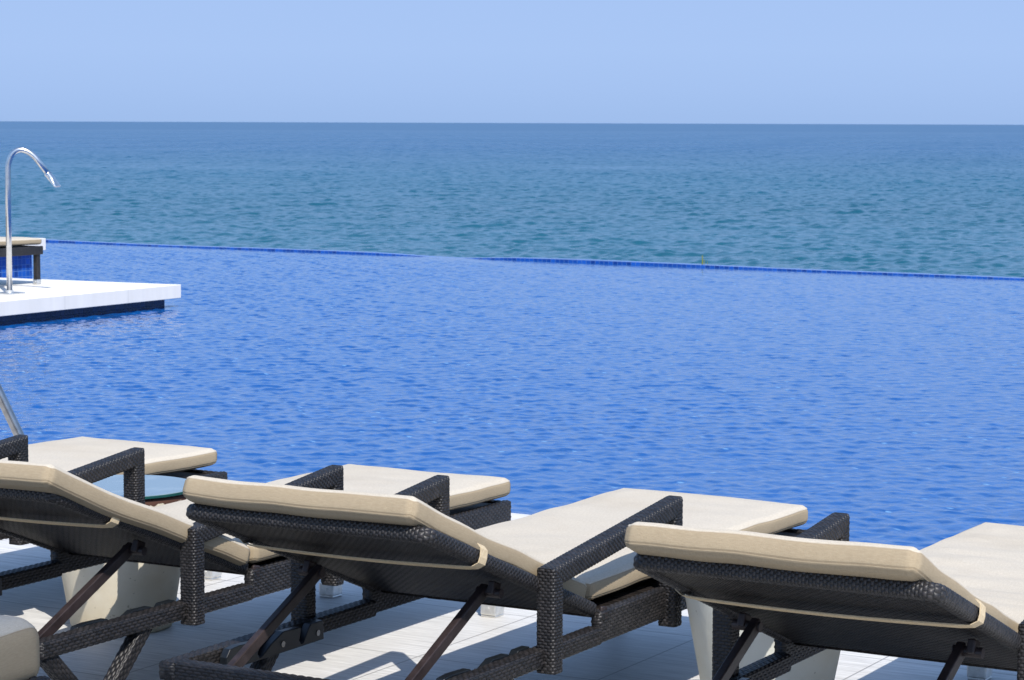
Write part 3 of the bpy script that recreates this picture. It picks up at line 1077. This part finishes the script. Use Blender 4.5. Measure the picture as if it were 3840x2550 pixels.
R_ = 90000.0
ring = [(R_ * math.cos(t * math.pi / 48), R_ * math.sin(t * math.pi / 48)) for t in range(96)]
def waves(X, Y, seed, n, lmin, lmax, slope, main, spread):
    """height field: a sum of many small sine trains"""
    r = np.random.RandomState(seed)
    Z = np.zeros_like(X)
    lam = np.exp(r.uniform(math.log(lmin), math.log(lmax), n))
    ang = main + r.normal(0, spread, n)
    ph = r.uniform(0, 6.28, n)
    a = slope * math.sqrt(2.0 / n) * lam / (2 * math.pi)
    # slow gusts: ripples are livelier in some places than in others
    for l_, t_, p_, q_ in zip(lam, ang, ph, a):
        k_ = 2 * math.pi / l_
        wob = 0.35 * np.sin(X * 0.9 / l_ * math.sin(t_ + 1) + Y * 0.9 / l_ * math.cos(t_ + 1) + 2 * p_)
        Z += q_ * np.sin(k_ * (X * math.cos(t_) + Y * math.sin(t_)) + p_ + wob)
    return Z

def grid_mesh(name, V, mat):
    n1, n2 = V.shape[:2]
    me = bpy.data.meshes.new(name)
    me.vertices.add(n1 * n2)
    me.vertices.foreach_set('co', V.astype(np.float32).ravel())
    idx = np.arange(n1 * n2).reshape(n1, n2)
    q = np.stack([idx[:-1, :-1], idx[1:, :-1], idx[1:, 1:], idx[:-1, 1:]], -1).reshape(-1, 4)
    me.loops.add(q.size)
    me.loops.foreach_set('vertex_index', q.ravel().astype(np.int32))
    me.polygons.add(len(q))
    me.polygons.foreach_set('loop_start', np.arange(0, q.size, 4, dtype=np.int32))
    me.polygons.foreach_set('loop_total', np.full(len(q), 4, np.int32))
    me.polygons.foreach_set('use_smooth', np.ones(len(q), bool))
    me.materials.append(mat)
    me.update(calc_edges=True)
    me.validate()
    return me

def fade(t):
    t = np.clip(t, 0, 1)
    return t * t * (3 - 2 * t)

# sea: open water out to the horizon, with modelled waves off the pool
NC = 800
gy = [62.0]
while gy[-1] < 2600.0:
    gy.append(gy[-1] + 0.12 + 0.0007 * gy[-1])
gy = np.array(gy, np.float32)
NR = len(gy)
Y_ = np.repeat(gy[:, None], NC, 1)
X_ = (np.linspace(-1, 1, NC, dtype=np.float32)[None, :] * (0.235 * gy[:, None] + 8.0)).astype(np.float32)
DY = np.gradient(gy)[:, None].astype(np.float32)
rs = np.random.RandomState(3)
Zs = np.zeros_like(X_)
NW = 84
SLOPE = 0.235
lam = np.r_[np.exp(rs.uniform(math.log(0.45), math.log(3.4), NW - 10)), np.exp(rs.uniform(math.log(6.0), math.log(22.0), 10))]
kept = np.zeros_like(DY)
for l_ in lam:
    t_ = -1.75 + rs.normal(0, 1.0 if l_ < 5 else 0.5)
    ph = rs.uniform(0, 6.28)
    k_ = 2 * math.pi / l_
    amp = (SLOPE if l_ < 5 else 0.6 * SLOPE) * math.sqrt(2.0 / NW) * l_ / (2 * math.pi)
    lod = fade((l_ / DY - 2.0) / 1.5)                     # leave out ripples the mesh cannot carry
    kept += lod / NW
    n_ = int((lod > 0).sum())
    if n_:
        Zs[:n_] += (amp * lod[:n_]) * np.sin(X_[:n_] * np.float32(k_ * math.cos(t_)) + Y_[:n_] * np.float32(k_ * math.sin(t_)) + np.float32(ph))
# calmer streaks and livelier patches of wind
gust = 0.97 + 0.10 * np.sin(Y_ / 31.0 + 2.5 * np.sin(X_ / 40.0) + 0.6) * np.sin(X_ / 23.0 + Y_ / 60.0) + np.zeros_like(X_)
gust -= 0.28 * np.exp(-((Y_ - 455 - 0.05 * X_ - 9 * np.sin(X_ / 19.0)) / 17.0) ** 2) * (0.6 + 0.4 * np.sin(X_ / 13.0))
Zs *= gust * fade((2600 - Y_) / 900) * fade((Y_ - 62) / 8)
# the ripples left out still roughen the surface
rough_v = np.sqrt(np.sqrt(0.0004 + 0.0075 * gust ** 2 * (1 - kept * fade((2600 - Y_) / 900))))
sea_me = grid_mesh('sea', np.stack([X_, Y_, Zs + SEA_Z], -1), M['sea'])
at_ = sea_me.attributes.new('ripple', 'FLOAT', 'POINT')
at_.data.foreach_set('value', rough_v.astype(np.float32).ravel())
structure(put('sea', sea_me))
structure(put('open_sea', grid_poly('open_sea', ring, M['far_sea'], SEA_Z - 0.3)))

e0, e1 = EDGE_P - Bd * 45, EDGE_P + Bd * 45
f0, f1 = FAR_P - FAR_D * 45, FAR_P + FAR_D * 45
n0, n1 = e0 - Nd * 0.5, e1 - Nd * 0.5
us = np.r_[-45.0, -25.0, np.arange(-10.5, 10.01, 0.017), 25.0, 45.0]
vs = np.linspace(0, 1, 1200) ** 1.2
U_, W_ = np.meshgrid(us, vs, indexing='xy')
near = np.array(EDGE_P - Nd * 0.5)[None, None, :] + U_[:, :, None] * np.array(Bd)
far = np.array(FAR_P)[None, None, :] + U_[:, :, None] * np.array(FAR_D)
Vp = near * (1 - W_[:, :, None]) + far * W_[:, :, None]
Zp = waves(Vp[:, :, 0], Vp[:, :, 1], 8, 100, 0.060, 0.25, 0.105, A_ANG + 0.6, 1.3)
Zp *= 1.22 - 0.42 * fade((U_ - np.cos(W_ * 3) * 1.5 + 2.5) / 6.0)
Zp *= fade((U_ + 10.5) / 1.0) * fade((10 - U_) / 1.0) * (0.25 + 0.75 * fade((1 - W_) / 0.06)) * (W_ < 0.999)
Vp[:, :, 2] = WATER_Z + Zp
structure(put('pool_water', grid_mesh('pool_water', Vp, M['pool'])))

# pool shell: outer face of the overflow wall down to the sea
mb = MB()
FN = Vector((-FAR_D.y, FAR_D.x, 0))
def quad_uv(mb, a, b, c, d):
    w, h = (Vector(b) - Vector(a)).length, (Vector(d) - Vector(a)).length
    mb.add([a, b, c, d], [(0, 1, 2, 3)], [(0, 0), (w, 0), (w, h), (0, h)])
# overflow lip: a mosaic kerb whose top stands a finger above the water except where it floods over
lip_n = 400
def lip_z(t):
    # t metres along FAR_D from FAR_P
    base = 0.026 + 0.004 * math.sin(t * 1.3) + 0.006 * math.sin(t * 0.47 + 1.0)
    dip = 0.029 * (math.exp(-((t + 1.0) / 0.75) ** 2))
    far_right = 0.012 * (1 / (1 + math.exp(-(t - 3.8) * 2.5)))
    return WATER_Z + base - dip - far_right * 0.6
prev = None
acc = 0.0
for i in range(lip_n + 1):
    t = -22 + 44.0 * i / lip_n
    p = FAR_P + FAR_D * t
    z = lip_z(t)
    rowv = [p + Vector((0, 0, WATER_Z - 0.10)), p + Vector((0, 0, z)), p + FN * 0.16 + Vector((0, 0, z + 0.002)), p + FN * 0.16 + Vector((0, 0, -7.2))]
    if prev is not None:
        vv = [0.0, 0.10 + z - WATER_Z, 0.26 + z - WATER_Z, 7.5]
        for k_ in range(3):
            mb.add([prev[k_], rowv[k_], rowv[k_ + 1], prev[k_ + 1]], [(0, 1, 2, 3)],
                   [(t - 0.11, vv[k_]), (t, vv[k_]), (t, vv[k_ + 1]), (t - 0.11, vv[k_ + 1])])
    prev = rowv
lip = put('overflow_edge', mb.mesh('overflow_edge', M['tile'], False))
structure(lip)

# near deck: a slab that oversails the water a little
def slab_mesh(name, poly, z0, z1, mat, bev=0.006):
    bm = bmesh.new()
    vs = [bm.verts.new((p[0], p[1], z0)) for p in poly]
    f = bm.faces.new(vs)
    ex = bmesh.ops.extrude_face_region(bm, geom=[f])
    for g in ex['geom']:
        if isinstance(g, bmesh.types.BMVert):
            g.co.z = z1
    bmesh.ops.recalc_face_normals(bm, faces=bm.faces)
    if bev:
        bmesh.ops.bevel(bm, geom=list(bm.edges), offset=bev, segments=2, profile=0.5, affect='EDGES')
    me = bpy.data.meshes.new(name)
    uv = bm.loops.layers.uv.new('UVMap')
    for f in bm.faces:
        n = f.normal
        for l in f.loops:
            q = l.vert.co
            if abs(n.z) > 0.7:
                l[uv].uv = (q.x, q.y)
            else:
                d = Vector((-n.y, n.x, 0)).normalized()
                l[uv].uv = (q.dot(d), q.z)
    bm.to_mesh(me)
    bm.free()
    me.materials.append(mat)
    return me

structure(put('pool_deck', slab_mesh('pool_deck', [e0, e1, e1 - Nd * 30, e0 - Nd * 30], -0.12, 0.0, M['deck'])))
# tiled wall under the deck edge
g0, g1 = e0 - Nd * 0.16, e1 - Nd * 0.16
structure(put('pool_wall', slab_mesh('pool_wall', [g0, g1, g1 - Nd * 0.3, g0 - Nd * 0.3], -1.6, -0.1205, M['tile'], 0)))

# ------------------------------------------------------------------ platforms standing in the pool
PA = Vector((1.265, 2.287, 0)).normalized()
PB = Vector((-1.95, 0.94, 0)).normalized()
C0 = Vector((-3.2015, 23.2096, 0))
pf = thing('stone_platform', 'white stone platform on a shaded blue tiled base in the pool, steel spout on top', 'platform', tuple(C0))
def rel(ps, o):
    return [Vector(p) - o for p in ps]
put('slab', slab_mesh('slab', rel([C0, C0 + PB * 9, C0 + PB * 9 - PA * 8, C0 - PA * 8], C0), -0.13, 0.0, M['slab'], 0.004), pf)
PN = Vector((PA.y, -PA.x, 0))
Cb = C0 - PN * 0.13 - PA * 0.093
PA2 = PA
put('base', slab_mesh('base', rel([Cb, Cb + PB * 8, Cb + PB * 8 - PA2 * 7.7, Cb - PA2 * 7.7], C0), -1.5, -0.1305, M['tile_shaded'], 0), pf)

C2 = Vector((-5.141, 26.5, 0))
pf2 = thing('stone_platform', 'raised white slab on bright blue tiles, behind the lounger across the pool', 'platform', tuple(C2))
put('slab', slab_mesh('slab', rel([C2, C2 + PB * 5, C2 + PB * 5 - PA * 1.25, C2 - PA * 1.25], C2), 0.152, 0.285, M['slab'], 0.004), pf2)
C2b = C2 - PN * 0.12 - PA * 0.10
put('base', slab_mesh('base', rel([C2b, C2b + PB * 4.8, C2b + PB * 4.8 - PA * 1.0, C2b - PA * 1.0], C2), -1.5, 0.1515, M['tile'], 0), pf2)

# ------------------------------------------------------------------ steel spout and handrail
sp = thing('water_spout', 'tall bent steel pool spout with flattened nozzle standing on the white platform', 'spout', (-4.580, 21.87, 0))
mb = MB()
path = [(0, 0, 0.0), (0.0, 0, 1.0), (0.002, 0, 1.14)]
for t in np.linspace(0, 1, 14)[1:]:
    p0, p1, p2, p3 = [Vector(q) for q in ((0.002, 0, 1.14), (0.02, 0, 1.345), (0.15, 0.02, 1.352), (0.255, 0.03, 1.23))]
    path.append(p0 * (1 - t) ** 3 + p1 * 3 * t * (1 - t) ** 2 + p2 * 3 * t * t * (1 - t) + p3 * t ** 3)
path += [Vector((0.352, 0.035, 1.100))]
tube(mb, path, 0.0255, 20)
put('pole', mb.mesh('pole', M['chrome']), sp)
mb = MB()
d = Vector((0.097, 0.004, -0.128)).normalized()
q0 = Vector((0.354, 0.035, 1.097))
wv = Vector((d.z, 0, -d.x)).normalized()
sec = [(0.0, 0.027, 0.027), (0.012, 0.030, 0.030), (0.015, 0.027, 0.027), (0.06, 0.026, 0.030), (0.125, 0.016, 0.046), (0.150, 0.013, 0.050)]
verts, faces, uvs = [], [], []
for (l, a, b) in sec:
    for i in range(20):
        t = 2 * math.pi * i / 20
        ca, sa = math.cos(t), math.sin(t)
        k1 = math.copysign(abs(ca) ** 0.7, ca); k2 = math.copysign(abs(sa) ** 0.7, sa)
        verts.append(q0 + d * l + wv * a * k1 + Vector((0.35, 0.937, 0)) * b * k2)
for s_ in range(len(sec) - 1):
    for i in range(20):
        j = (i + 1) % 20
        faces.append((s_ * 20 + i, s_ * 20 + j, (s_ + 1) * 20 + j, (s_ + 1) * 20 + i))
        uvs += [(0, 0)] * 4
faces.append(tuple(range(20))[::-1]); uvs += [(0, 0)] * 20
faces.append(tuple(range((len(sec) - 1) * 20, len(sec) * 20))); uvs += [(0, 0)] * 20
mb.add(verts, faces, uvs)
put('nozzle', mb.mesh('nozzle', M['chrome'], False), sp)
mb = MB()
box(mb, (-0.01, 0.03, 0.006), (0.21, 0.20, 0.012), 0.003, Matrix.Rotation(A_ANG, 3, 'Z'))
cyl(mb, (0, 0, 0.012), (0, 0, 0.035), 0.036, 20)
put('base_plate', mb.mesh('base_plate', M['steel'], False), sp)

hr = thing('handrail', 'steel tube handrail slanting down at the pool edge behind the leftmost armrest', 'handrail', (-2.03, 9.75, 0))
mb = MB()
hp = [Vector((0.055, 0.05, 0.0)), Vector((0.050, 0.05, 0.16)), Vector((0.012, 0.05, 0.275)), Vector((-0.032, 0.05, 0.37)), Vector((-0.082, 0.05, 0.48)), Vector((-0.17, 0.08, 0.66)), Vector((-0.26, 0.16, 0.80)), Vector((-0.34, 0.34, 0.88)), Vector((-0.38, 0.56, 0.86)), Vector((-0.40, 0.74, 0.70)), Vector((-0.40, 0.80, 0.40)), Vector((-0.40, 0.80, -0.35))]
tube(mb, hp, 0.021, 20, 0.03)
put('rail', mb.mesh('rail', M['worn_steel']), hr)
mb = MB()
cyl(mb, (0.055, 0.05, 0.0), (0.055, 0.05, 0.015), 0.048, 24)
put('flange', mb.mesh('flange', M['chrome'], False), hr)

# ------------------------------------------------------------------ pot tables with glass tops
def pot_table(label, loc, mat, rt, rb, rg, h=0.43):
    t = thing('pot_table', label, 'side table', loc, 0.6, 'round pot tables with glass tops between the loungers')
    mb = MB()
    prof = [(0.0, 0.0), (rb - 0.010, 0.0), (rb - 0.002, 0.004), (rb, 0.012)]
    for i in range(1, 22):
        f = i / 22
        prof.append((rb + (rt - rb) * f, 0.012 + (h - 0.024) * f))
    prof += [(rt + 0.001, h - 0.010), (rt - 0.002, h - 0.003), (rt - 0.010, h), (rt - 0.03, h), (rt - 0.032, h - 0.06), (0, h - 0.07)]
    lathe(mb, prof, 96)
    put('pot', mb.mesh('pot', mat), t)
    mb = MB()
    lathe(mb, [(0.0, h + 0.012), (rg - 0.002, h + 0.012), (rg - 0.0005, h + 0.0105)], 128)
    g = put('glass_top', mb.mesh('glass_top', M['glass'], False), t)
    mb = MB()
    lathe(mb, [(rg - 0.0005, h + 0.0105), (rg, h + 0.009), (rg, h + 0.003), (rg - 0.002, h + 0.001), (0, h + 0.001)], 128)
    put('glass_edge', mb.mesh('glass_edge', M['glass_edge'], False), g)
    return t

pot_table('weathered cream plaster pot with round glass top, brown ragged ring under the glass', (-1.215, 7.40, 0), M['pot_old'], 0.226, 0.158, 0.236)
pot_table('plain white plaster pot beneath the raised back of the rightmost lounger', (0.66, 6.10, 0), M['pot_new'], 0.224, 0.148, 0.232)

# ------------------------------------------------------------------ the loungers
ROW = 'wicker loungers in the row by the pool'
make_lounger('dark wicker lounger farthest left in the near row, only its armrest and cushion foot showing', -2.0113, 7.2323, 1.0045, 11, ROW, dx=0.005, dy=0.031)
make_lounger('dark wicker lounger with the pot table behind its back, second from left in near row', -0.9899, 6.5743, 1.0498, 12, ROW, dx=-0.029, dy=-0.040, dz=-0.003)
make_lounger('dark wicker lounger in the middle of the near row, seen whole from head to foot', -0.0723, 6.0334, 1.0491, 13, ROW, dx=-0.009, dy=0.008)
make_lounger('dark wicker lounger rightmost in the near row, white pot under its back', 0.9351, 5.4148, 1.0457, 14, ROW, dx=-0.020, dy=0.019, folds=0.010)
c_, s_ = math.cos(1.055), math.sin(1.055)
lx, ly = 1.327, -0.311
make_lounger('dark lounger with cream cushion on the white platform across the pool', -4.587 - (c_ * lx - s_ * ly), 23.178 - (s_ * lx + c_ * ly), 1.055, 15, None)
c_, s_ = math.cos(1.05), math.sin(1.05)
hx, hy = FOOT_X, -CW
make_lounger('lounger nearest the camera, only the shaded corner of its thick beige cushion showing', -1.015 - (c_ * hx - s_ * hy), 5.17 - (s_ * hx + c_ * hy), 1.05, 16, None, th=0.150, top=0.490, rad=0.046)

# ------------------------------------------------------------------ unseen canopy, added to shade the cushion of the nearest lounger
um = thing('added_parasol', 'unseen beige canopy added to shade the nearest lounger', 'added_parasol', (-0.9, 2.3, 0))
mb = MB()
verts, faces, uvs = [(0, 0, 2.85)], [], []
for k_, (r_, z_) in enumerate(((0.5, 2.72), (1.0, 2.56), (1.62, 2.38))):
    for i in range(32):
        t = 2 * math.pi * i / 32
        rr = r_ * (1 - 0.035 * abs(math.sin(4 * t)))
        verts.append((rr * math.cos(t), rr * math.sin(t), z_))
for i in range(32):
    j = (i + 1) % 32
    faces.append((0, 1 + i, 1 + j)); uvs += [(0, 0)] * 3
    for k_ in range(2):
        faces.append((1 + k_ * 32 + i, 1 + (k_ + 1) * 32 + i, 1 + (k_ + 1) * 32 + j, 1 + k_ * 32 + j)); uvs += [(0, 0)] * 4
mb.add(verts, faces, uvs)
cn = put('canopy', mb.mesh('canopy', M['canvas'], False), um)
mb = MB()
cyl(mb, (0, 0, 0.05), (0, 0, 2.88), 0.028)
put('pole', mb.mesh('pole', M['steel']), um)
mb = MB()
cyl(mb, (0, 0, 0.0), (0, 0, 0.06), 0.30, 32, 0.27)
put('base', mb.mesh('base', M['slab'], False), um)

# ------------------------------------------------------------------ dry leaf litter
M['leaf'] = mat_simple('dry_leaf', (0.36, 0.24, 0.07), 0.8, 0.0, 0.2, 60.0, (0.22, 0.13, 0.04))
def leaf(label, x, y, rz, ln, wd):
    mb = MB()
    n_ = 8
    vv, ff, uu = [], [], []
    for i in range(n_ + 1):
        t = i / n_
        hw = wd * math.sin(math.pi * min(1.0, t * 0.97 + 0.015)) ** 0.8
        zc = 0.0035 + 0.006 * t * t
        vv += [(ln * (t - 0.5), -hw, zc + 0.004), (ln * (t - 0.5), 0, zc), (ln * (t - 0.5), hw, zc + 0.003)]
    for i in range(n_):
        a = i * 3
        ff += [(a, a + 3, a + 4, a + 1), (a + 1, a + 4, a + 5, a + 2)]
        uu += [(0, 0)] * 8
    mb.add(vv, ff, uu)
    o = put('dry_leaf', mb.mesh('dry_leaf', M['leaf']), None, (x, y, 0), (0, 0, rz))
    tag(o, label, 'leaf')
leaf('small yellow leaf scrap on the sunlit deck beside the nearest cushion', -1.424, 7.40, 0.25, 0.030, 0.006)
leaf('tiny brown twig-like leaf on the shaded deck right of the weathered pot', -0.945, 6.99, 0.9, 0.022, 0.004)

# ------------------------------------------------------------------ the sprig that looks over the pool edge
mb = MB()
rnd = random.Random(5)
for i in range(7):
    a = rnd.uniform(0, 6.28)
    lean = rnd.uniform(0.01, 0.05)
    hgt = rnd.uniform(0.78, 0.92)
    p0 = Vector((rnd.uniform(-0.015, 0.015), rnd.uniform(-0.015, 0.015), 0))
    p1 = p0 + Vector((math.cos(a) * lean * 0.4, math.sin(a) * lean * 0.4, hgt * 0.6))
    p2 = p0 + Vector((math.cos(a) * lean, math.sin(a) * lean, hgt))
    tube(mb, [p0, p1, p2], [0.007, 0.007, 0.002], 6)
sg_ = put('reed_sprig', mb.mesh('reed_sprig', M['grass']), None, tuple(FAR_P + FAR_D * 2.66 + FN * 0.28 + Vector((0, 0, -0.98))))
tag(sg_, 'tiny green plant tip showing above the far edge of the pool', 'plant')
